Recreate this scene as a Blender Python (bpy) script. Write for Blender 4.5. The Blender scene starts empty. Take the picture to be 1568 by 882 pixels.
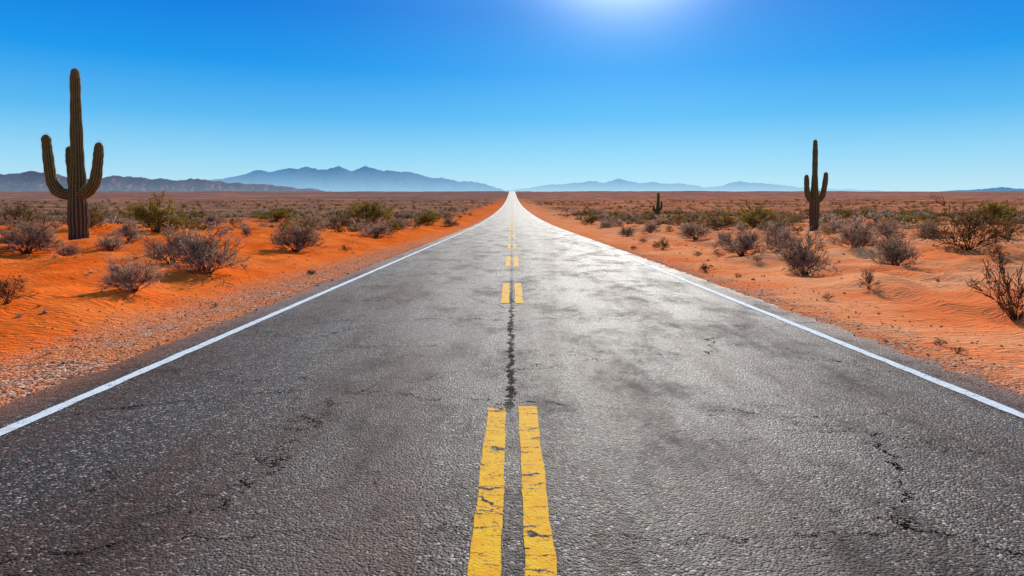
import bpy, math, random
import numpy as np
from mathutils import Vector, Matrix

random.seed(4)
RNG = np.random.RandomState(11)
F = 1045.0          # metres-per-metre scale of the lens (24 mm on 36 mm, 1568 wide)
CAM_H = 1.54

# ------------------------------------------------------------------ noise
_p = np.random.RandomState(3).permutation(256)
_p = np.concatenate([_p, _p])
_ang = np.random.RandomState(5).rand(256) * 2 * np.pi
_gx, _gy = np.cos(_ang), np.sin(_ang)
def perlin(x, y):
    x = np.asarray(x, float); y = np.asarray(y, float)
    xi = np.floor(x).astype(int); yi = np.floor(y).astype(int)
    xf = x - xi; yf = y - yi
    xi &= 255; yi &= 255
    u = xf*xf*xf*(xf*(xf*6-15)+10); v = yf*yf*yf*(yf*(yf*6-15)+10)
    def g(ix, iy, dx, dy):
        h = _p[(_p[ix & 255] + iy) & 255]
        return _gx[h]*dx + _gy[h]*dy
    a = g(xi, yi, xf, yf); b = g(xi+1, yi, xf-1, yf)
    c = g(xi, yi+1, xf, yf-1); d = g(xi+1, yi+1, xf-1, yf-1)
    return (a*(1-u)+b*u)*(1-v) + (c*(1-u)+d*u)*v
def fbm(x, y, o=4):
    s = 0; a = 1.0
    for i in range(o):
        s = s + a*perlin(x*2**i+17.3*i, y*2**i+9.1*i); a *= 0.5
    return s
def sstep(a, b, x):
    t = np.clip((x-a)/(b-a), 0, 1); return t*t*(3-2*t)

# ------------------------------------------------------------------ terrain
def prof(y):
    y = np.asarray(y, float)
    t = np.clip((y-60)/880.0, 0, 1)
    z = 28.5*t**1.49
    return z - np.clip((y-960)/19000.0, 0, 1)*12
def H(x, y):
    x = np.asarray(x, float); y = np.asarray(y, float)
    ax = np.where(x < 0, -x, x-0.35)
    m = sstep(4.7, 7.3, ax)
    far = sstep(50, 300, y)
    b = 0.24*fbm(x/3.1, y/3.6, 3) + 0.55*fbm(x/11.0+5, y/13.0, 3) + 0.06*fbm(x/0.7, y/0.9, 3)
    b = b + 0.16*(1-np.abs(fbm(x/1.9+31, y/4.5+7, 2))*2.2)      # wind-built hummocks
    b = b + 0.04*sstep(5.6, 8.5, ax) + 0.18*sstep(8, 20, ax)
    b = b*(1-0.3*far) + far*1.0*fbm(x/70.0, y/70.0, 3)
    verge = 0.02*sstep(3.8, 4.6, ax) * (1+1.2*fbm(x/0.35, y/0.35, 2))
    return prof(y) + m*b + verge

def grid_mesh(name, xs, ys, zf):
    X, Y = np.meshgrid(xs, ys)
    Z = zf(X, Y)
    co = np.stack([X, Y, Z], -1).reshape(-1, 3)
    nx, ny = len(xs), len(ys)
    idx = np.arange(nx*ny).reshape(ny, nx)
    f = np.stack([idx[:-1, :-1], idx[:-1, 1:], idx[1:, 1:], idx[1:, :-1]], -1).reshape(-1, 4)
    me = bpy.data.meshes.new(name)
    me.vertices.add(len(co)); me.vertices.foreach_set("co", co.ravel())
    me.loops.add(f.size); me.loops.foreach_set("vertex_index", f.ravel().astype(np.int32))
    me.polygons.add(len(f))
    me.polygons.foreach_set("loop_start", np.arange(0, f.size, 4, dtype=np.int32))
    me.polygons.foreach_set("loop_total", np.full(len(f), 4, dtype=np.int32))
    me.polygons.foreach_set("use_smooth", np.ones(len(f), bool))
    me.update(calc_edges=True); me.validate()
    return me
def add(name, me, mat=None, parent=None):
    ob = bpy.data.objects.new(name, me)
    bpy.context.scene.collection.objects.link(ob)
    if mat is not None and me is not None:
        me.materials.clear(); me.materials.append(mat)
    if parent: ob.parent = parent
    return ob

YS = list(np.arange(-8, 22, 0.15))
while YS[-1] < 930: YS.append(YS[-1]*1.014 + 0.0)
while YS[-1] < 24000: YS.append(YS[-1]*1.08)
YS = np.array(YS)
half = [0.0, 1.5, 3.0, 3.6]
while half[-1] < 13: half.append(half[-1]+0.13)
st = 0.13
while half[-1] < 18000:
    st *= 1.035; half.append(half[-1]+st)
half = np.array(half)
XS = np.concatenate([-half[::-1], half[1:]])

# ------------------------------------------------------------------ node helpers
class NT:
    def __init__(s, name, world=False):
        if world:
            s.m = bpy.data.worlds.new(name)
        else:
            s.m = bpy.data.materials.new(name)
        s.m.use_nodes = True
        s.t = s.m.node_tree; s.t.nodes.clear()
    def n(s, typ, ins=None, **kw):
        nd = s.t.nodes.new(typ)
        for k, v in kw.items(): setattr(nd, k, v)
        if ins:
            for k, v in ins.items():
                sock = nd.inputs[k]
                if isinstance(v, bpy.types.NodeSocket): s.t.links.new(v, sock)
                else: sock.default_value = v
        return nd
    def math(s, op, a, b=0.0, clamp=False):
        nd = s.n('ShaderNodeMath', {0: a, 1: b}, operation=op); nd.use_clamp = clamp
        return nd.outputs[0]
    def mix(s, fac, a, b, mode='MIX'):
        nd = s.n('ShaderNodeMix', data_type='RGBA', blend_type=mode)
        for k, v in ((0, fac), (6, a), (7, b)):
            sock = nd.inputs[k]
            if isinstance(v, bpy.types.NodeSocket): s.t.links.new(v, sock)
            else: sock.default_value = (v if k == 0 else ((v[0], v[1], v[2], 1)))
        return nd.outputs[2]
    def ramp(s, fac, stops, interp='LINEAR'):
        nd = s.n('ShaderNodeValToRGB', {0: fac})
        cr = nd.color_ramp; cr.interpolation = interp
        while len(cr.elements) < len(stops): cr.elements.new(0.5)
        for e, (p, c) in zip(cr.elements, stops):
            e.position = p
            e.color = (c, c, c, 1) if not isinstance(c, tuple) else (c[0], c[1], c[2], 1)
        return nd.outputs[0]
    def noise(s, vec, scale, detail=3, rough=0.55, dist=0.0):
        return s.n('ShaderNodeTexNoise', {'Vector': vec, 'Scale': scale, 'Detail': detail, 'Roughness': rough, 'Distortion': dist}).outputs['Fac']
    def vor(s, vec, scale, feature='F1', out='Distance', rnd=1.0):
        return s.n('ShaderNodeTexVoronoi', {'Vector': vec, 'Scale': scale, 'Randomness': rnd}, feature=feature).outputs[out]
    def sm(s, x, a, b):
        nd = s.n('ShaderNodeMapRange', {0: x, 1: a, 2: b, 3: 0.0, 4: 1.0}, interpolation_type='SMOOTHSTEP')
        return nd.outputs[0]
    def mapping(s, vec, scale=(1, 1, 1), loc=(0, 0, 0)):
        return s.n('ShaderNodeMapping', {'Vector': vec, 'Scale': scale, 'Location': loc}).outputs[0]
    def bump(s, h, strength, dist, normal=None):
        ins = {'Height': h, 'Strength': strength, 'Distance': dist}
        if normal is not None: ins['Normal'] = normal
        return s.n('ShaderNodeBump', ins).outputs[0]
    def out(s, sh):
        s.n('ShaderNodeOutputMaterial', {'Surface': sh})
    def coords(s):
        v = s.n('ShaderNodeTexCoord').outputs['Object']
        sp = s.n('ShaderNodeSeparateXYZ', {0: v})
        return v, sp.outputs[0], sp.outputs[1], sp.outputs[2]

# ------------------------------------------------------------------ ground material
def mat_ground():
    t = NT('red_sand'); v, x, y, z = t.coords()
    flat = t.n('ShaderNodeCombineXYZ', {0: x, 1: y, 2: 0.0}).outputs[0]
    n1 = t.noise(flat, 0.35, 4, 0.6)
    n2 = t.noise(flat, 6.0, 4, 0.65)
    n3 = t.noise(flat, 1.6, 3, 0.6)
    sandL = t.mix(t.sm(n1, 0.35, 0.65), (0.97, 0.140, 0.014), (0.98, 0.22, 0.040))
    sandR = t.mix(t.sm(n1, 0.35, 0.65), (0.98, 0.235, 0.070), (0.99, 0.40, 0.17))
    sand = t.mix(t.sm(x, -6, 8), sandL, sandR)
    sand = t.mix(t.math('MULTIPLY', t.sm(n3, 0.54, 0.74), 0.40), sand, (0.82, 0.10, 0.014))
    sand = t.mix(t.math('MULTIPLY', t.sm(n2, 0.5, 0.75), 0.25), sand, (0.78, 0.19, 0.06))
    # dark crumbs and pebbles
    peb = t.vor(flat, 9.0)
    pm = t.math('MULTIPLY', t.math('LESS_THAN', peb, 0.13), t.sm(n3, 0.5, 0.62))
    sand = t.mix(t.math('MULTIPLY', pm, 0.75), sand, (0.22, 0.05, 0.02))
    # gravel verge
    nv = t.noise(flat, 1.3, 5, 0.72)
    nvo = t.math('MULTIPLY', t.math('SUBTRACT', nv, 0.5), 2.2)
    xl = t.math('ADD', x, nvo)
    gl = t.sm(xl, -5.7, -4.6)
    gr = t.math('SUBTRACT', 1.0, t.sm(xl, 4.3, 5.1))
    gm = t.math('MULTIPLY', gl, gr)
    gm = t.math('MULTIPLY', gm, t.math('SUBTRACT', 1.0, t.math('MULTIPLY', t.sm(y, 12, 50), 0.65)))
    gc = t.n('ShaderNodeTexVoronoi', {'Vector': flat, 'Scale': 38.0}).outputs['Color']
    gv = t.n('ShaderNodeSeparateColor', {0: gc}).outputs[0]
    gramp = t.ramp(gv, [(0.0, (0.16, 0.05, 0.025)), (0.4, (0.54, 0.20, 0.10)), (0.75, (0.76, 0.36, 0.21)), (1.0, (0.95, 0.68, 0.50))])
    grav = t.mix(t.math('MULTIPLY', t.sm(nv, 0.40, 0.58), 0.65), gramp, (0.88, 0.22, 0.055))
    col = t.mix(gm, sand, grav)
    # scrub plain: litter and low brush between shrubs
    ax = t.math('ABSOLUTE', x)
    nb = t.noise(flat, 0.12, 5, 0.65)
    band = t.math('ADD', y, t.math('MULTIPLY', t.math('SUBTRACT', nb, 0.5), 60.0))
    sideb = t.math('MULTIPLY', t.sm(ax, 8.0, 30.0), 22.0)
    pl = t.sm(t.math('ADD', band, sideb), 62.0, 110.0)
    spk = t.vor(flat, 0.45)
    spk2 = t.vor(flat, 0.14)
    nf = t.noise(t.mapping(flat, (0.05, 0.05, 1)), 1.0, 6, 0.7)
    nf2 = t.noise(t.mapping(flat, (0.006, 0.02, 1)), 1.0, 5, 0.65)
    far = t.mix(t.sm(nf, 0.35, 0.65), (0.26, 0.125, 0.075), (0.46, 0.19, 0.10))
    farR = t.mix(t.sm(nf, 0.40, 0.62), (0.36, 0.13, 0.065), (0.88, 0.26, 0.10))
    far = t.mix(t.sm(x, -10, 40), far, farR)
    far = t.mix(t.math('MULTIPLY', t.math('SUBTRACT', 1.0, t.sm(spk, 0.25, 0.6)), 0.6), far, (0.13, 0.075, 0.045))
    far = t.mix(t.math('MULTIPLY', t.math('SUBTRACT', 1.0, t.sm(spk2, 0.2, 0.6)), t.math('MULTIPLY', t.sm(y, 200, 420), 0.6)), far, (0.12, 0.07, 0.05))
    far = t.mix(t.math('MULTIPLY', t.sm(nf2, 0.5, 0.6), 0.5), far, (0.80, 0.24, 0.10))
    far = t.mix(t.math('MULTIPLY', t.sm(y, 250, 950), 0.55), far, (0.29, 0.17, 0.16))  # distance haze mixed into the ground colour, stronger towards the horizon
    # sandy road bank stays bare further out
    bank = t.math('MULTIPLY', t.math('SUBTRACT', 1.0, t.sm(t.math('ADD', ax, t.math('MULTIPLY', t.math('SUBTRACT', nb, 0.5), 8.0)), 7.0, 14.0)), t.math('SUBTRACT', 1.0, t.sm(y, 150, 700)))
    pl = t.math('MULTIPLY', pl, t.math('SUBTRACT', 1.0, t.math('MULTIPLY', bank, 0.85)))
    col = t.mix(pl, col, far)
    # bump
    rip = t.noise(t.mapping(flat, (1.0, 2.6, 1)), 3.2, 3, 0.5, 1.2)
    rip2 = t.noise(t.mapping(flat, (1.0, 4.0, 1)), 4.5, 2, 0.5, 0.8)
    h = t.math('ADD', t.math('MULTIPLY', rip, 0.6), t.math('MULTIPLY', rip2, 0.45))
    b1 = t.bump(h, 0.9, 0.08)
    stone = t.math('SUBTRACT', 1.0, t.vor(flat, 38.0))
    b2 = t.bump(t.math('MULTIPLY', stone, t.math('ADD', gm, 0.08)), 0.9, 0.026, b1)
    p = t.n('ShaderNodeBsdfDiffuse', {'Color': col, 'Roughness': 0.0, 'Normal': b2})
    t.out(p.outputs[0]); return t.m

def crack_mask(t, flat, x, y):
    warp = t.n('ShaderNodeTexNoise', {'Vector': flat, 'Scale': 2.2, 'Detail': 6.0, 'Roughness': 0.75}).outputs['Color']
    w = t.n('ShaderNodeVectorMath', {0: warp, 1: (0.5, 0.5, 0.5)}, operation='SUBTRACT').outputs[0]
    w = t.n('ShaderNodeVectorMath', {0: w, 3: 0.6}, operation='SCALE').outputs[0]
    wv = t.n('ShaderNodeVectorMath', {0: flat, 1: w}, operation='ADD').outputs[0]
    e = t.vor(t.mapping(wv, (0.24, 0.5, 1), (0.3, 0.15, 0)), 1.0, 'DISTANCE_TO_EDGE')
    nw = t.noise(flat, 6.0, 4, 0.7)
    a = t.math('LESS_THAN', e, t.math('MULTIPLY', t.sm(nw, 0.30, 0.66), 0.0055))
    lo = t.noise(flat, 0.7, 3)
    a = t.math('MULTIPLY', a, t.math('ADD', 0.40, t.math('MULTIPLY', t.sm(lo, 0.40, 0.50), 0.60)))
    e2 = t.vor(t.mapping(wv, (0.8, 1.7, 1), (4.3, 1.15, 0)), 1.0, 'DISTANCE_TO_EDGE')
    a2 = t.math('LESS_THAN', e2, t.math('MULTIPLY', t.sm(nw, 0.38, 0.70), 0.0095))
    a2 = t.math('MULTIPLY', a2, t.math('MULTIPLY', t.sm(lo, 0.44, 0.54), 0.8))
    a = t.math('MAXIMUM', a, a2)
    # centre seam
    nx = t.noise(flat, 2.4, 6, 0.75)
    s = t.math('ABSOLUTE', t.math('ADD', t.math('ADD', x, 0.01), t.math('MULTIPLY', t.math('SUBTRACT', nx, 0.49), 0.22)))
    thick = t.math('MULTIPLY', t.sm(t.noise(flat, 6.0, 5, 0.8), 0.37, 0.62), 0.05)
    sm_ = t.math('MULTIPLY', t.math('LESS_THAN', s, thick), 0.95)
    rng = t.math('MULTIPLY', t.sm(y, 4.6, 5.4), t.math('SUBTRACT', 1.0, t.math('MULTIPLY', t.sm(y, 9, 18), 0.4)))
    return t.math('MAXIMUM', a, t.math('MULTIPLY', sm_, rng))

def asphalt_color(t, flat, x, y):
    vc = t.n('ShaderNodeTexVoronoi', {'Vector': flat, 'Scale': 72.0}).outputs['Color']
    sv = t.n('ShaderNodeSeparateColor', {0: vc}).outputs
    col = t.ramp(sv[0], [(0.0, (0.008, 0.005, 0.003)), (0.45, (0.034, 0.023, 0.017)), (0.75, (0.085, 0.056, 0.042)), (0.9, (0.20, 0.135, 0.098)), (1.0, (0.60, 0.46, 0.36))])
    st = t.noise(t.mapping(flat, (1.0, 0.12, 1)), 1.1, 6, 0.7)
    col = t.mix(t.math('MULTIPLY', t.sm(st, 0.42, 0.66), 0.55), col, (0.135, 0.060, 0.037))
    # worn, paler wheel paths running along the road
    lane = t.math('ABSOLUTE', t.math('SUBTRACT', t.math('ABSOLUTE', t.math('SUBTRACT', x, 0.05)), 1.05))
    wp = t.math('MULTIPLY', t.math('SUBTRACT', 1.0, t.sm(lane, 0.1, 0.8)), t.sm(st, 0.3, 0.65))
    col = t.mix(t.math('MULTIPLY', wp, 0.40), col, (0.19, 0.135, 0.10))
    blot = t.noise(t.mapping(flat, (1.0, 0.45, 1)), 1.2, 6, 0.75)
    col = t.mix(t.math('MULTIPLY', t.sm(blot, 0.48, 0.68), 0.50), col, (0.018, 0.013, 0.010))
    fine = t.noise(flat, 14.0, 4, 0.75)
    col = t.mix(t.math('MULTIPLY', t.sm(fine, 0.50, 0.70), 0.45), col, (0.18, 0.085, 0.053))
    # red dust blown in near the edges
    e = t.math('ABSOLUTE', t.math('SUBTRACT', x, 0.17))
    ed = t.sm(t.math('ADD', e, t.math('MULTIPLY', t.math('SUBTRACT', fine, 0.5), 1.2)), 3.6, 4.2)
    col = t.mix(t.math('MULTIPLY', ed, 0.60), col, (0.40, 0.13, 0.055))
    return col, sv[1], blot, st, fine

def mat_asphalt():
    t = NT('asphalt'); v, x, y, z = t.coords()
    flat = t.n('ShaderNodeCombineXYZ', {0: x, 1: y, 2: 0.0}).outputs[0]
    col, r2, blot, st, fine = asphalt_color(t, flat, x, y)
    cr = crack_mask(t, flat, x, y)
    col = t.mix(t.math('MULTIPLY', cr, 0.92), col, (0.005, 0.003, 0.002))
    vd = t.vor(flat, 72.0)
    h = t.math('ADD', t.math('MULTIPLY', t.math('SUBTRACT', 1.0, vd), 1.0), t.math('MULTIPLY', r2, 0.8))
    h = t.math('ADD', h, t.math('MULTIPLY', fine, 1.5))
    b = t.bump(h, 0.85, 0.0075)
    rough = t.math('ADD', 0.62, t.math('MULTIPLY', t.sm(blot, 0.45, 0.7), 0.18))
    spec = t.math('SUBTRACT', 0.20, t.math('MULTIPLY', t.sm(st, 0.4, 0.62), 0.11))
    spec = t.math('MULTIPLY', spec, t.math('SUBTRACT', 1.0, cr))
    p = t.n('ShaderNodeBsdfPrincipled', {'Base Color': col, 'Roughness': rough, 'Normal': b, 'Specular IOR Level': spec, 'Specular Tint': (1.0, 0.89, 0.79, 1)})
    t.out(p.outputs[0]); return t.m

def mat_paint(name, c1, c2, wear, crk):
    t = NT(name); v, x, y, z = t.coords()
    flat = t.n('ShaderNodeCombineXYZ', {0: x, 1: y, 2: 0.0}).outputs[0]
    base, r2, blot, st, fine = asphalt_color(t, flat, x, y)
    pc = t.mix(t.sm(t.noise(flat, 7.0, 5, 0.7), 0.35, 0.7), c1, c2)
    ch = t.noise(flat, 16.0, 7, 0.84)
    m = t.sm(ch, wear, wear+0.02)
    warp = t.n('ShaderNodeTexNoise', {'Vector': flat, 'Scale': 9.0, 'Detail': 5.0, 'Roughness': 0.8}).outputs['Color']
    w = t.n('ShaderNodeVectorMath', {0: warp, 3: 0.12}, operation='SCALE').outputs[0]
    wv = t.n('ShaderNodeVectorMath', {0: flat, 1: w}, operation='ADD').outputs[0]
    e = t.vor(t.mapping(wv, (1.2, 8.0, 1)), 1.0, 'DISTANCE_TO_EDGE')
    ck = t.math('LESS_THAN', e, t.math('MULTIPLY', t.sm(t.noise(flat, 8.0, 3), 0.38, 0.66), crk))
    m = t.math('MAXIMUM', m, ck)
    # aggregate showing through the paint film
    m = t.math('MAXIMUM', m, t.math('MULTIPLY', t.math('LESS_THAN', r2, 0.07), 0.4))
    col = t.mix(m, pc, base)
    vd = t.vor(flat, 72.0)
    b = t.bump(t.math('SUBTRACT', 1.0, vd), 0.4, 0.005)
    p = t.n('ShaderNodeBsdfPrincipled', {'Base Color': col, 'Roughness': 0.75, 'Normal': b, 'Specular IOR Level': 0.06})
    t.out(p.outputs[0]); return t.m

M_ground = mat_ground(); M_asph = mat_asphalt()
M_yel = mat_paint('yellow_road_paint', (0.98, 0.41, 0.004), (0.99, 0.54, 0.010), 0.60, 0.036)
M_wht = mat_paint('white_road_paint', (0.80, 0.78, 0.73), (0.88, 0.87, 0.84), 0.585, 0.012)

ground = add('desert_ground', grid_mesh('desert_ground', XS, YS, H), M_ground)

# ------------------------------------------------------------------ road
def strip(name, xa, xb, y0, y1, dz, mat, parent, wob=0.0, seg=None, skirt=False, seed=0.0):
    ys = [y0] + [yy for yy in YS if y0+0.02 < yy < y1-0.02] + [y1]
    ys = np.array(ys)
    if wob:
        extra = []
        for a, b_ in zip(ys[:-1], ys[1:]):
            n_ = 1 if a > 40 else (2 if a > 10 else 4)
            extra += [a + (b_-a)*k/n_ for k in range(n_)]
        ys = np.array(extra+[ys[-1]])
    # heights linear between the shared rows so the sheets stay parallel
    zz = np.interp(ys, YS, prof(YS)) + dz
    wl = wob*(fbm(ys/0.35+seed, ys*0+1.7+seed, 4)); wr = wob*(fbm(ys/0.35+seed+40, ys*0+5.2, 4))
    cols = [xa + wl, xb + wr]
    verts = []; faces = []
    for i in range(len(ys)):
        verts += [(cols[0][i], ys[i], zz[i]), (cols[1][i], ys[i], zz[i])]
        if skirt: verts += [(cols[0][i]-0.03, ys[i], zz[i]-0.08), (cols[1][i]+0.03, ys[i], zz[i]-0.08)]
    k = 4 if skirt else 2
    for i in range(len(ys)-1):
        a = i*k; b_ = (i+1)*k
        faces.append((a, a+1, b_+1, b_))
        if skirt:
            faces.append((a+2, a, b_, b_+2)); faces.append((a+1, a+3, b_+3, b_+1))
    me = bpy.data.meshes.new(name); me.from_pydata(verts, [], faces); me.update()
    return add(name, me, mat, parent)

road = bpy.data.objects.new('desert_road', None); bpy.context.scene.collection.objects.link(road)
strip('asphalt_surface', -3.92, 4.20, -8, 955, 0.035, M_asph, road, wob=0.12, skirt=True)
strip('edge_line_west', -3.52, -3.41, -8, 955, 0.040, M_wht, road, wob=0.012, seed=3)
strip('edge_line_east', 3.69, 3.80, -8, 955, 0.040, M_wht, road, wob=0.012, seed=9)
dashes = [(-4.0, 5.2), (11.1, 14.2), (18.5, 22.6), (27.6, 31.6)]
yy = 36.5
while yy < 500:
    dashes.append((yy, yy+4.0)); yy += 9.0
for i, (a, b_) in enumerate(dashes):
    strip('centre_line_a_%d' % i, -0.182, -0.046, a, b_, 0.040, M_yel, road, wob=0.011 if a < 40 else 0, seed=i*2.1)
    strip('centre_line_b_%d' % i, 0.052, 0.186, a, b_+0.05, 0.040, M_yel, road, wob=0.011 if a < 40 else 0, seed=i*3.7+50)

# ------------------------------------------------------------------ mountains
def mat_mtn(name, rock1, rock2, haze, haze_low, f_low, f_high, zlo, zhi, sc):
    t = NT(name); v, x, y, z = t.coords()
    n = t.noise(v, sc, 6, 0.65)
    c = t.mix(t.sm(n, 0.35, 0.65), rock1, rock2)
    b = t.bump(t.noise(v, sc*2.5, 6, 0.7), 0.8, 80.0)
    d = t.n('ShaderNodeBsdfDiffuse', {'Color': c, 'Normal': b}).outputs[0]
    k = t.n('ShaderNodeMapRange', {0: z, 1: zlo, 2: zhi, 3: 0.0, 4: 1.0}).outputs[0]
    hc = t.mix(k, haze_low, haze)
    e = t.n('ShaderNodeEmission', {'Color': hc, 'Strength': 1.0}).outputs[0]  # distance haze painted on as emission, blended over the rock by height
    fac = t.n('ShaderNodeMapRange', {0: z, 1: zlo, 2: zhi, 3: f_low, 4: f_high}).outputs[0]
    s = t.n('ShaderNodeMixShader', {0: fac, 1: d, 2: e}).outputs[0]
    t.out(s); return t.m

def mountain(name, D, pts, mat, depth=0.16, seed=0, rough=1.0):
    px = np.array([p[0] for p in pts], float); py = np.array([p[1] for p in pts], float)
    X = (px-784)/F*D; Z = CAM_H + (323-py)/F*D
    base = 12.0
    xs = np.linspace(X[0], X[-1], 640)
    ts = np.linspace(-1, 0.6, 74)
    Pz = np.interp(xs, X, Z)
    Pz = Pz + rough*D*0.0030*fbm(xs/(D*0.03)+seed, xs*0+seed, 6) + rough*D*0.0012*fbm(xs/(D*0.007)+seed*2, xs*0+seed, 4)
    endf = sstep(0, 0.05, (xs-xs[0])/(xs[-1]-xs[0]))*sstep(0, 0.05, (xs[-1]-xs)/(xs[-1]-xs[0]))
    XX, TT = np.meshgrid(xs, ts)
    W = D*depth
    YY = D + TT*W
    wx = XX + D*0.010*fbm(XX/(D*0.03)+seed, YY/(D*0.03), 3)
    rid = 1-np.abs(fbm(wx/(D*0.018)+seed*3, YY/(D*0.07)+seed, 5))*1.6
    P = np.broadcast_to(Pz, XX.shape)
    a = np.abs(TT)
    sh = (1-a)**1.25
    env = np.clip(a*4, 0, 1)
    hh = (P-base)*sh*(1 - env*0.65*(1-rid))
    ZZ = base + hh*np.broadcast_to(endf, XX.shape) - (a > 0.99)*20
    co = np.stack([XX, YY, ZZ], -1)
    nx, ny = len(xs), len(ts)
    idx = np.arange(nx*ny).reshape(ny, nx)
    f = np.stack([idx[:-1, :-1], idx[:-1, 1:], idx[1:, 1:], idx[1:, :-1]], -1).reshape(-1, 4)
    me = bpy.data.meshes.new(name)
    me.from_pydata(co.reshape(-1, 3).tolist(), [], f.tolist())
    me.polygons.foreach_set("use_smooth", np.ones(len(f), bool)); me.update()
    return add(name, me, mat)

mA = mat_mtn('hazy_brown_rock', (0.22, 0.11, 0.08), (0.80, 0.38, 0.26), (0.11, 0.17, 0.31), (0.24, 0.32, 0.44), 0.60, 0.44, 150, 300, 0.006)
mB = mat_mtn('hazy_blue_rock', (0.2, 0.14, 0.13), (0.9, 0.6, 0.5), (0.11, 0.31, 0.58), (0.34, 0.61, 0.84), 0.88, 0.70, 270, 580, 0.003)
mC = mat_mtn('distant_blue_haze_rock', (0.2, 0.17, 0.17), (0.6, 0.5, 0.45), (0.24, 0.52, 0.82), (0.46, 0.73, 0.90), 0.93, 0.84, 360, 600, 0.002)
mD = mat_mtn('far_dark_hazy_rock', (0.10, 0.07, 0.07), (0.25, 0.18, 0.17), (0.08, 0.23, 0.46), (0.16, 0.36, 0.60), 0.80, 0.75, 200, 300, 0.003)
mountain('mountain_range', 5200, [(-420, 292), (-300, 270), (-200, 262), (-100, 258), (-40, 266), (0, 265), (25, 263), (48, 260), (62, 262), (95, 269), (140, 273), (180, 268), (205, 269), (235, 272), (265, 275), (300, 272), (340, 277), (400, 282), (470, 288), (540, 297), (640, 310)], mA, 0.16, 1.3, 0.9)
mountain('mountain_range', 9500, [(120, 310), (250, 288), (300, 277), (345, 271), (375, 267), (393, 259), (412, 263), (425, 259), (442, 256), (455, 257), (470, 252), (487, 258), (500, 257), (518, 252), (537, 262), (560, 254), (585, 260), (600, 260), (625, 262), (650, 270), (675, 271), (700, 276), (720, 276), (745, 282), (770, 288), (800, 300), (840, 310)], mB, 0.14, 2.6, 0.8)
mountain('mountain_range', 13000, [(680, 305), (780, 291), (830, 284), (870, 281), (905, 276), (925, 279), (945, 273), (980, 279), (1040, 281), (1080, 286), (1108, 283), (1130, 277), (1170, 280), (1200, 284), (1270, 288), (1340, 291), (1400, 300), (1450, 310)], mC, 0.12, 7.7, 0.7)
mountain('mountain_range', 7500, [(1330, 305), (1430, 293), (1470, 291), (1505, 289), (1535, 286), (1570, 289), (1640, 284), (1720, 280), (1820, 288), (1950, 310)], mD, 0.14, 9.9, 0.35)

# ------------------------------------------------------------------ cactus
def mat_cactus():
    t = NT('saguaro_skin'); v, x, y, z = t.coords()
    rib = t.n('ShaderNodeAttribute', attribute_name='rib').outputs['Fac']
    n = t.noise(v, 5.0, 4, 0.6)
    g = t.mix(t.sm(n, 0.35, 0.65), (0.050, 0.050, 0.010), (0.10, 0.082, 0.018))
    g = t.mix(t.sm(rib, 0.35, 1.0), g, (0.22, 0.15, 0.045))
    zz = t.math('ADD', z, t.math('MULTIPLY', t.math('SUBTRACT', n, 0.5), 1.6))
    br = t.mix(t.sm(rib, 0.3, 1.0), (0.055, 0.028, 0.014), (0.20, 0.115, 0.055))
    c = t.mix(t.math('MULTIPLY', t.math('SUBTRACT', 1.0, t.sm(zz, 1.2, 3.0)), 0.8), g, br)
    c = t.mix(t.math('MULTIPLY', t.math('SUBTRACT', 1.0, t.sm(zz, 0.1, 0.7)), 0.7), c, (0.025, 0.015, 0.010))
    b = t.bump(t.noise(v, 40.0, 3), 0.4, 0.01)
    p = t.n('ShaderNodeBsdfPrincipled', {'Base Color': c, 'Roughness': 0.65, 'Normal': b, 'Specular IOR Level': 0.15})
    t.out(p.outputs[0]); return t.m
def mat_simple(name, c1, c2, transl=0.0, rnd=0.25):
    t = NT(name); v, x, y, z = t.coords()
    oi = t.n('ShaderNodeObjectInfo').outputs['Random']
    n = t.noise(v, 6.0, 1)
    c = t.mix(t.sm(n, 0.35, 0.65), c1, c2)
    k = t.math('ADD', 1.0-rnd, t.math('MULTIPLY', oi, 2*rnd))
    c = t.n('ShaderNodeVectorMath', {0: c, 3: k}, operation='SCALE').outputs[0]
    p = t.n('ShaderNodeBsdfDiffuse', {'Color': c}).outputs[0]
    if transl:
        tr = t.n('ShaderNodeBsdfTranslucent', {'Color': c}).outputs[0]
        p = t.n('ShaderNodeMixShader', {0: transl, 1: p, 2: tr}).outputs[0]
    t.out(p); return t.m
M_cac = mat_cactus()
M_spine = mat_simple('cactus_spines', (0.45, 0.31, 0.12), (0.60, 0.44, 0.19), 0.4)

def catmull(pts, n):
    P = [np.array(p, float) for p in pts]; P = [2*P[0]-P[1]] + P + [2*P[-1]-P[-2]]
    out = []
    for i in range(1, len(P)-2):
        for k in range(n):
            t_ = k/n
            out.append(0.5*((2*P[i])+(-P[i-1]+P[i+1])*t_+(2*P[i-1]-5*P[i]+4*P[i+1]-P[i+2])*t_*t_+(-P[i-1]+3*P[i]-3*P[i+1]+P[i+2])*t_**3))
    out.append(P[-2]); return np.array(out)

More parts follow.
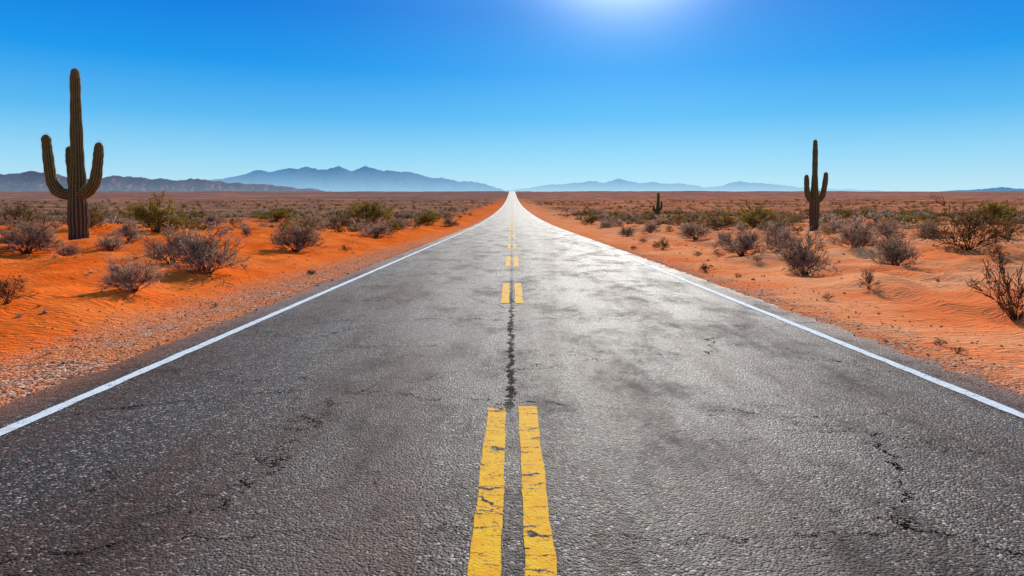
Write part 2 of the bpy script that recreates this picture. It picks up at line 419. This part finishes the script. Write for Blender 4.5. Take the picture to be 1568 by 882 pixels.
def ribbed_tube(pts, ribs, V, Fc, RB, SP, capn=7, spines=True, seed=0):
    """pts: (x,y,z,r) control points; round tip at the end"""
    c = catmull(pts, 9)
    tip = c[-1]; d = tip[:3]-c[-2][:3]; d /= np.linalg.norm(d)
    rows = [c[i] for i in range(len(c))]
    for k in range(1, capn+1):
        a = k/capn*math.pi/2*0.98
        rows.append(np.append(tip[:3]+d*tip[3]*1.25*math.sin(a), tip[3]*math.cos(a)))
    rows = np.array(rows)
    seg = ribs*4
    T = np.gradient(rows[:, :3], axis=0); T /= np.linalg.norm(T, axis=1)[:, None]
    ref = np.array([0.0, 1.0, 0.0])
    base = len(V); rr = np.random.RandomState(seed)
    for i, r in enumerate(rows):
        s = ref - T[i]*np.dot(ref, T[i]); s /= np.linalg.norm(s); u = np.cross(T[i], s)
        wob = 1+0.035*math.sin(i*0.9+seed)+0.03*math.sin(i*0.37+seed*2)
        for k in range(seg):
            a = 2*math.pi*k/seg
            rb = abs(math.cos(a*ribs/2)); prof_ = 0.84+0.16*rb**0.8
            rad = r[3]*wob*prof_
            dirv = s*math.cos(a)+u*math.sin(a)
            V.append(tuple(r[:3]+dirv*rad)); RB.append(rb**2)
            if spines and rb > 0.99 and r[3] > 0.04:
                for q in range(4):
                    L = 0.035+0.045*rr.rand()
                    o = r[:3]+dirv*rad*0.99 + T[i]*(rr.rand()-0.5)*0.28
                    e = o + dirv*L + rr.randn(3)*0.022
                    w_ = np.cross(dirv, T[i])*0.004
                    SP.append((tuple(o-w_), tuple(o+w_), tuple(e)))
    n = len(rows)
    for i in range(n-1):
        for k in range(seg):
            k2 = (k+1) % seg
            Fc.append((base+i*seg+k, base+i*seg+k2, base+(i+1)*seg+k2, base+(i+1)*seg+k))
    Fc.append(tuple(base+(n-1)*seg+k for k in range(seg)))

def saguaro(x, y, trunk, arms, rot=0, ribs=15, sink=0.15):
    root = bpy.data.objects.new('saguaro_cactus', None); bpy.context.scene.collection.objects.link(root)
    root.location = (x, y, float(H(x, y))-sink); root.rotation_euler = (0, 0, rot)
    SP = []
    def mk(nm, pts, rb, seed):
        V = []; Fc = []; RB = []
        ribbed_tube(pts, rb, V, Fc, RB, SP, seed=seed)
        me = bpy.data.meshes.new(nm); me.from_pydata(V, [], Fc)
        at = me.attributes.new('rib', 'FLOAT', 'POINT'); at.data.foreach_set('value', RB)
        me.polygons.foreach_set("use_smooth", np.ones(len(Fc), bool)); me.update()
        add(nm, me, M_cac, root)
    mk('trunk', trunk, ribs, 1)
    for i, a in enumerate(arms): mk('arm_%d' % (i+1), a, max(9, ribs-3), i+3)
    V = [p for s in SP for p in s]; Fc = [(3*i, 3*i+1, 3*i+2) for i in range(len(SP))]
    me = bpy.data.meshes.new('spines'); me.from_pydata(V, [], Fc); me.update()
    add('spines', me, M_spine, root)
    return root

# big left saguaro 7.3 m
s = 28.2/F
def L(px, py, w, dy=0.0, cx=120, cy=384, sc=s):
    return ((px-cx)*sc, dy, (cy-py)*sc, w*sc/2)
root_z = float(H(-17.92, 28.2))
saguaro(-17.88, 28.2,
    [L(120, 388, 30), L(119.5, 360, 28), L(118.5, 330, 29), L(117.5, 300, 26), L(117.5, 270, 22), L(116.5, 230, 18.5), L(115, 180, 16), L(114, 138, 14.5), L(113.5, 121, 13.5), L(113.5, 115, 11.5)],
    [[L(116, 303, 12, -0.05), L(106, 302, 16, -0.12), L(92, 296, 17, -0.18), L(83, 280, 16, -0.2), L(79, 257, 15, -0.2), L(76, 232, 14, -0.2), L(74.5, 218, 13, -0.2)],
     [L(116, 298, 10, 0.15), L(107, 293, 12, 0.25), L(102, 280, 12.5, 0.3), L(100.5, 260, 12.5, 0.3), L(98.5, 244, 12, 0.3), L(98, 233, 11, 0.3)],
     [L(119, 300, 12, -0.05), L(130, 300, 16, -0.15), L(141, 294, 17, -0.2), L(149, 279, 16, -0.2), L(152.5, 257, 15, -0.2), L(154, 240, 14, -0.2), L(154.5, 230, 13, -0.2)]], ribs=16, sink=0.18)
s2 = 46.5/F
def R(px, py, w, dy=0.0): return L(px, py, w, dy, 1246, 359, s2)
saguaro((1246-784)/F*46.5, 46.5,
    [R(1246, 361, 14), R(1246, 345, 13.5), R(1247, 320, 15), R(1247, 300, 12.5), R(1247.5, 275, 9), R(1248, 245, 8), R(1248.3, 225, 7), R(1248.3, 218, 6)],
    [[R(1246, 308, 7, -0.05), R(1241, 307, 8.5, -0.1), R(1236, 301, 8.5, -0.15), R(1234, 290, 8, -0.15), R(1233.7, 278, 7.5, -0.15), R(1233.5, 272, 6.5, -0.15)],
     [R(1247, 308, 7, 0.0), R(1253, 307, 8.5, 0), R(1259, 300, 8.5, 0), R(1262, 288, 8, 0), R(1264, 275, 7.5, 0), R(1264.5, 268, 6.5, 0)]], ribs=14)
s3 = 98.0/F
def Q(px, py, w, dy=0.0): return L(px, py, w, dy, 1007, 336, s3)
saguaro((1007-784)/F*98, 98,
    [Q(1007, 338, 5), Q(1007, 325, 5.5), Q(1007.5, 315, 5), Q(1008, 305, 4.4), Q(1008, 298, 3.8)],
    [[Q(1007, 325, 2.5), Q(1004, 324.5, 3.4), Q(1001.2, 321, 3.4), Q(1000.8, 317, 3)],
     [Q(1008, 323, 2.5), Q(1010.5, 322, 3.4), Q(1012.8, 318, 3.4), Q(1013, 311, 3)]], ribs=12)

# ------------------------------------------------------------------ shrubs
def ribbon(V, Fc, MI, a, b, w, mid=None, mi=0, rr=None):
    d = b-a; n = np.cross(d, rr.randn(3)); ln = np.linalg.norm(n)
    if ln < 1e-9: return
    n = n/ln*w/2
    m = (a+b)/2 if mid is None else mid
    k = len(V)
    V += [tuple(a-n), tuple(a+n), tuple(m+n*0.75), tuple(m-n*0.75), tuple(b)]
    Fc.append((k, k+1, k+2, k+3)); Fc.append((k+3, k+2, k+4)); MI += [mi, mi]

def shrub_mesh(name, seed, mats, nmain=34, nsub=7, ntwig=6, leaves=1500, spread=1.0, open_=0.0, leafsize=0.03, tw=0.010, upright=0.35):
    """unit shrub: width 1, height about 0.7"""
    rr = np.random.RandomState(seed); V = []; Fc = []; MI = []; tips = []
    lob = rr.rand(6)*6.28
    for i in range(nmain):
        az = rr.rand()*2*math.pi; el = math.asin(min(0.99, 0.08+0.92*rr.rand()**(1-upright*0.6)))
        Lr = 0.5*(0.78+0.30*rr.rand())*(1+0.14*math.sin(az*2+lob[0])+0.10*math.sin(az*3+lob[1]))
        hz = 1.30
        d = np.array([math.cos(az)*math.cos(el)*spread, math.sin(az)*math.cos(el)*spread, math.sin(el)*hz])*Lr
        a = np.array([math.cos(az), math.sin(az), 0])*0.05*rr.rand()
        bend = np.array([0, 0, 0.06])+rr.randn(3)*0.03
        def cur(t_): return a+d*t_+bend*4*t_*(1-t_)
        prev = a
        for k in range(1, 5):
            nx_ = cur(k/4)+rr.randn(3)*0.008
            ribbon(V, Fc, MI, prev, nx_, 0.024*(1.15-k/5), mi=0, rr=rr)
            prev = nx_
        tips.append(prev)
        for j in range(nsub):
            t_ = 0.25+0.75*rr.rand(); p = cur(t_)
            dd = d/np.linalg.norm(d)+rr.randn(3)*0.55; dd[2] += 0.25; dd /= np.linalg.norm(dd)
            l2 = (0.12+0.14*rr.rand())
            q = p+dd*l2
            ribbon(V, Fc, MI, p, q, tw*1.3, (p+q)/2+rr.randn(3)*0.014, 0, rr)
            for m in range(ntwig):
                u = 0.3+0.7*rr.rand(); p2 = p+(q-p)*u
                d2 = dd+rr.randn(3)*0.6; d2 /= np.linalg.norm(d2)
                q2 = p2+d2*(0.05+0.08*rr.rand())
                ribbon(V, Fc, MI, p2, q2, tw*0.75, None, 1, rr)
                tips.append(q2); tips.append((p2+q2)/2)
    tips = np.array(tips)
    for i in range(leaves):
        c = tips[rr.randint(len(tips))]+rr.randn(3)*0.016
        u = rr.randn(3); u /= np.linalg.norm(u); w = np.cross(u, rr.randn(3)); w /= np.linalg.norm(w)
        s_ = leafsize*(0.5+rr.rand())
        k = len(V)
        V += [tuple(c-u*s_*0.6), tuple(c+w*s_*0.22), tuple(c+u*s_*0.6), tuple(c-w*s_*0.22)]
        Fc.append((k, k+1, k+2, k+3)); MI.append(2)
    V = np.array(V); V[:, 2] = np.maximum(V[:, 2], -0.02)
    me = bpy.data.meshes.new(name); me.from_pydata(V.tolist(), [], Fc)
    for m in mats: me.materials.append(m)
    me.polygons.foreach_set("material_index", np.array(MI, np.int32)); me.update()
    return me

M_bark = mat_simple('shrub_bark', (0.11, 0.05, 0.026), (0.18, 0.09, 0.048))
M_twig = mat_simple('dry_twig', (0.38, 0.215, 0.13), (0.54, 0.34, 0.22), 0.22)
M_sage = mat_simple('sage_leaf', (0.37, 0.24, 0.15), (0.58, 0.41, 0.27), 0.42)
M_red = mat_simple('dead_brown_twig', (0.15, 0.065, 0.032), (0.26, 0.12, 0.06), 0.15)
M_green = mat_simple('creosote_leaf', (0.16, 0.11, 0.012), (0.31, 0.21, 0.025), 0.45)
M_olive = mat_simple('olive_leaf', (0.19, 0.125, 0.035), (0.34, 0.225, 0.07), 0.38)
M_brush = mat_simple('brown_brush_leaf', (0.22, 0.125, 0.065), (0.40, 0.24, 0.13), 0.38)

sage = [shrub_mesh('sage_%d' % i, 10+i, [M_bark, M_twig, M_sage], 44, 9, 6, 2800, leafsize=0.030) for i in range(4)]
green = [shrub_mesh('creosote_%d' % i, 30+i, [M_bark, M_olive, M_green], 30, 8, 6, 3200, leafsize=0.036, upright=0.7) for i in range(3)]
bare = [shrub_mesh('bare_%d' % i, 50+i, [M_bark, M_red, M_red], 24, 7, 5, 150, leafsize=0.02, tw=0.011, upright=0.5) for i in range(3)]
openg = [shrub_mesh('open_%d' % i, 60+i, [M_bark, M_red, M_olive], 30, 7, 5, 1100, leafsize=0.028, tw=0.010, upright=0.6) for i in range(2)]
# light versions for the mass in the distance
lsage = [shrub_mesh('lsage_%d' % i, 110+i, [M_bark, M_twig, M_sage], 18, 4, 3, 330, leafsize=0.085, tw=0.022) for i in range(4)]
lgreen = [shrub_mesh('lgreen_%d' % i, 130+i, [M_bark, M_olive, M_green], 16, 4, 3, 380, leafsize=0.09, tw=0.022) for i in range(3)]
lolive = [shrub_mesh('lolive_%d' % i, 140+i, [M_bark, M_red, M_olive], 16, 4, 3, 340, leafsize=0.085, tw=0.022) for i in range(2)]
lbrush = [shrub_mesh('lbrush_%d' % i, 150+i, [M_bark, M_red, M_brush], 16, 4, 4, 300, leafsize=0.08, tw=0.022) for i in range(2)]

def place(name, me, x, y, w, h, parent=None, rz=None):
    ob = bpy.data.objects.new(name, me); bpy.context.scene.collection.objects.link(ob)
    ob.location = (x, y, float(H(x, y))-0.02*h); ob.scale = (w, w, h/0.70)
    ob.rotation_euler = (random.uniform(-.06, .06), random.uniform(-.06, .06), random.random()*6.28 if rz is None else rz)
    if parent: ob.parent = parent
    return ob
def sol(px, py):
    """ground spot seen at that bearing"""
    D = CAM_H*F/max(py-323, 8)
    for _ in range(12):
        X = (px-784)/F*D
        z = float(H(X, D)); D = 0.5*D+0.5*(CAM_H-z)*F/max(py-323, 4)
    return (px-784)/F*D, D
named = []
def shrub(px, py, w, h, kind, name='desert_shrub'):
    X, D = sol(px, py)
    k = D/F
    named.append((X, D, w*k/2))
    place(name, random.choice(kind), X, D, w*k*1.05, h*k)
SHR = [
 (205, 446, 78, 46, sage), (262, 404, 74, 52, sage), (320, 417, 92, 62, sage), (453, 386, 70, 42, sage),
 (575, 363, 46, 19, sage), (40, 388, 84, 52, sage), (12, 464, 62, 42, bare), (170, 388, 40, 22, sage),
 (198, 372, 40, 28, sage), (240, 357, 80, 47, green), (562, 344, 66, 32, green), (520, 353, 40, 18, openg),
 (655, 344, 36, 16, green), (100, 388, 40, 20, sage), (378, 361, 18, 14, sage), (530, 386, 20, 12, bare),
 (480, 352, 40, 22, sage), (330, 352, 34, 20, sage), (130, 352, 60, 30, openg), (30, 350, 70, 36, openg),
 (610, 350, 34, 14, sage), (690, 342, 26, 12, sage), (420, 340, 60, 18, green), (476, 419, 12, 6, sage),
 (1232, 420, 70, 56, sage), (1372, 410, 66, 48, sage), (1482, 384, 100, 70, openg), (1554, 490, 104, 96, bare),
 (1135, 392, 56, 40, sage), (1190, 387, 46, 40, sage), (1310, 382, 70, 40, sage), (1155, 354, 78, 38, green),
 (1065, 371, 50, 26, sage), (1100, 353, 50, 24, openg), (1330, 442, 30, 34, bare), (1015, 382, 24, 17, openg),
 (1115, 375, 40, 28, sage), (1180, 366, 40, 22, sage), (1280, 362, 50, 22, sage), (1360, 370, 46, 24, sage),
 (1420, 366, 50, 26, sage), (1540, 366, 60, 32, openg), (960, 362, 26, 14, sage), (996, 360, 26, 16, sage),
 (930, 350, 30, 14, sage), (905, 345, 26, 12, green), (1200, 345, 50, 22, openg), (1525, 345, 60, 34, green),
 (1215, 412, 24, 16, bare), (1100, 392, 16, 9, bare), (1520, 398, 30, 18, bare), (1250, 408, 30, 20, bare),
]
for a in SHR: shrub(*a)
for px, py, w, h in [(1080, 416, 26, 12), (1160, 404, 18, 8), (478, 420, 14, 7), (1005, 378, 14, 7), (985, 371, 14, 7), (1268, 459, 18, 10), (1440, 527, 20, 8), (1466, 540, 24, 11), (1068, 392, 14, 8), (970, 382, 12, 6), (1130, 425, 12, 6), (60, 470, 8, 4), (330, 470, 10, 6)]:
    X, D = sol(px, py); place('grass_tuft', random.choice(bare if px > 1260 else openg), X, D, w*D/F, h*D/F)

mass = bpy.data.objects.new('desert_scrub', None); bpy.context.scene.collection.objects.link(mass)
def scatter(n, y0, y1, power, dens, wr, nm):
    c = 0; tries = 0
    while c < n and tries < n*30:
        tries += 1
        y = y0+(y1-y0)*RNG.rand()**power
        x = (RNG.rand()*2-1)*(0.80*y+12)
        ax = -x if x < 0 else x-0.4
        if ax < 6.6: continue
        if RNG.rand() > dens(x, y, ax): continue
        if any((x-a)**2+(y-b)**2 < (r+0.5)**2 for a, b, r in named): continue
        u = RNG.rand()
        g = float(fbm(x/40.0+3, y/40.0, 2))
        fs = 0.46-0.16*float(sstep(60, 200, y))
        if u < fs-0.3*g: k = lsage
        elif u < fs+0.16: k = lolive
        elif u < 0.87: k = lbrush
        else: k = lgreen
        w = wr[0]+(wr[1]-wr[0])*RNG.rand()**1.8
        if k is lgreen: w *= 1.35
        place(nm, k[RNG.randint(len(k))], x, y, w, w*(0.38+0.24*RNG.rand()), mass); c += 1
def cl(x, y, s=9.0): return float(np.clip(0.5+1.5*fbm(x/s, y/s, 2), 0.03, 1))
scatter(460, 27, 60, 0.8, lambda x, y, ax: cl(x, y, 6)*float(sstep(8, 20, ax+max(0, y-30)*0.35))*float(sstep(24, 48, y+0.25*ax)), (0.3, 1.2), 'shrub_near')
scatter(2300, 46, 130, 0.75, lambda x, y, ax: cl(x, y)*float(sstep(6, 12, ax)), (0.4, 1.8), 'shrub_mid')
scatter(2300, 120, 420, 0.7, lambda x, y, ax: cl(x, y, 25)*float(sstep(6, 14, ax)), (0.6, 1.7), 'shrub_far')
# small litter plants in the near sand
scatter(190, 9, 42, 0.8, lambda x, y, ax: cl(x, y, 4)*float(sstep(6, 9, ax)), (0.06, 0.26), 'sprig')

# ------------------------------------------------------------------ loose stones
def mat_stone():
    t = NT('loose_stone'); v, x, y, z = t.coords()
    n = t.noise(v, 3.7, 5, 0.8)
    c = t.ramp(n, [(0.3, (0.20, 0.06, 0.03)), (0.5, (0.60, 0.22, 0.10)), (0.68, (0.80, 0.50, 0.35))])
    t.out(t.n('ShaderNodeBsdfDiffuse', {'Color': c}).outputs[0]); return t.m
def stones(name, n, fx):
    rr = np.random.RandomState(8); V = []; Fc = []
    base = np.array([(1, 0, 0), (-1, 0, 0), (0, 1, 0), (0, -1, 0), (0, 0, 1), (0, 0, -.6), (.6, .6, .5), (-.6, .6, .5), (-.6, -.6, .5), (.6, -.6, .5)], float)
    fs = [(4, 6, 7), (4, 7, 8), (4, 8, 9), (4, 9, 6), (0, 2, 6), (2, 7, 6), (2, 1, 7), (1, 8, 7), (1, 3, 8), (3, 9, 8), (3, 0, 9), (0, 6, 9), (0, 5, 2), (2, 5, 1), (1, 5, 3), (3, 5, 0)]
    for i in range(n):
        x, y, s_ = fx(rr)
        z = float(H(x, y))
        if -4.0 < x < 4.28: z = float(prof(y))+0.035
        a = rr.rand()*6.28; ca, sa = math.cos(a), math.sin(a)
        B = base*(1+rr.randn(10, 3)*0.22)*np.array([1, 0.5+0.5*rr.rand(), 0.4+0.4*rr.rand()])*s_
        k = len(V)
        for p in B: V.append((x+p[0]*ca-p[1]*sa, y+p[0]*sa+p[1]*ca, z+p[2]+s_*0.1))
        Fc += [(q[0]+k, q[1]+k, q[2]+k) for q in fs]
    me = bpy.data.meshes.new(name); me.from_pydata(V, [], Fc); me.update()
    return add(name, me, mat_stone())
def fx(rr):
    u = rr.rand()
    y = 2.5+30*rr.rand()**1.6
    if u < 0.55:
        x = -3.98-1.9*rr.rand()**1.5; s_ = 0.005+0.015*rr.rand()**3
    elif u < 0.62:
        x = -3.98+0.35*rr.rand()**2; s_ = 0.003+0.006*rr.rand()**2
    elif u < 0.68:
        x = 4.26-0.35*rr.rand()**2; s_ = 0.003+0.006*rr.rand()**2
    elif u < 0.88:
        x = 4.32+1.4*rr.rand()**1.3; s_ = 0.005+0.017*rr.rand()**3
    else:
        sgn = -1 if rr.rand() < 0.4 else 1
        x = sgn*(5.3+12*rr.rand()); y = 6+30*rr.rand(); s_ = 0.010+0.055*rr.rand()**5
    return x, y, s_
stones('gravel', 12000, fx)

# ------------------------------------------------------------------ light
EL = math.radians(24.5); AZ = math.radians(9.6)
sd = Vector((math.sin(AZ)*math.cos(EL), math.cos(AZ)*math.cos(EL), math.sin(EL)))
sun = bpy.data.lights.new('sun', 'SUN'); sun.energy = 5.0; sun.angle = math.radians(0.5); sun.color = (1.0, 0.96, 0.88)
so = bpy.data.objects.new('sun', sun); bpy.context.scene.collection.objects.link(so)
so.rotation_euler = sd.to_track_quat('Z', 'Y').to_euler(); so.location = (20, 60, 60)

w = NT('World', world=True); bpy.context.scene.world = w.m
sky = w.n('ShaderNodeTexSky', sky_type='NISHITA')
sky.sun_disc = False; sky.sun_elevation = EL; sky.sun_rotation = AZ
sky.air_density = 1.0; sky.dust_density = 0.2; sky.ozone_density = 3.0; sky.altitude = 600
nis = w.n('ShaderNodeVectorMath', {0: sky.outputs[0], 3: 0.10}, operation='SCALE').outputs[0]
dirv = w.n('ShaderNodeTexCoord').outputs['Generated']
dz = w.n('ShaderNodeSeparateXYZ', {0: dirv}).outputs[2]
grad = w.ramp(dz, [(0.0, (0.58, 0.82, 0.92)), (0.03, (0.50, 0.79, 0.92)), (0.075, (0.30, 0.68, 0.93)), (0.13, (0.10, 0.49, 0.90)), (0.20, (0.008, 0.32, 0.85)), (0.28, (0.0, 0.205, 0.74)), (0.5, (0.04, 0.22, 0.58)), (1.0, (0.17, 0.28, 0.48))])  # unseen overhead stops brightened beyond a natural sky to add fill light
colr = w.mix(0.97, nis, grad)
dt = w.n('ShaderNodeVectorMath', {0: dirv, 1: tuple(sd)}, operation='DOT_PRODUCT').outputs['Value']
dt = w.math('MAXIMUM', dt, 0.0)
g1 = w.n('ShaderNodeVectorMath', {0: (0.95, 1.0, 1.0), 3: w.math('MULTIPLY', w.math('POWER', dt, 200.0), 2.4)}, operation='SCALE').outputs[0]
g2 = w.n('ShaderNodeVectorMath', {0: (0.55, 0.95, 1.0), 3: w.math('MULTIPLY', w.math('POWER', dt, 22.0), 0.17)}, operation='SCALE').outputs[0]
colr = w.n('ShaderNodeVectorMath', {0: colr, 1: g1}, operation='ADD').outputs[0]
colr = w.n('ShaderNodeVectorMath', {0: colr, 1: g2}, operation='ADD').outputs[0]
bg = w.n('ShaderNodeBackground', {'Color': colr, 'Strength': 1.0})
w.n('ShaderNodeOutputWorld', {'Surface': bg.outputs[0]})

# ------------------------------------------------------------------ camera
cam = bpy.data.cameras.new('camera'); co = bpy.data.objects.new('camera', cam)
bpy.context.scene.collection.objects.link(co)
cam.sensor_width = 36; cam.lens = 24.0; cam.clip_end = 60000; cam.clip_start = 0.05
co.location = (0, 0, CAM_H); co.rotation_euler = (math.radians(90), 0, 0)
cam.shift_y = -118/1568
bpy.context.scene.camera = co
sc = bpy.context.scene
sc.view_settings.view_transform = 'Standard'; sc.view_settings.look = 'None'; sc.view_settings.exposure = 0
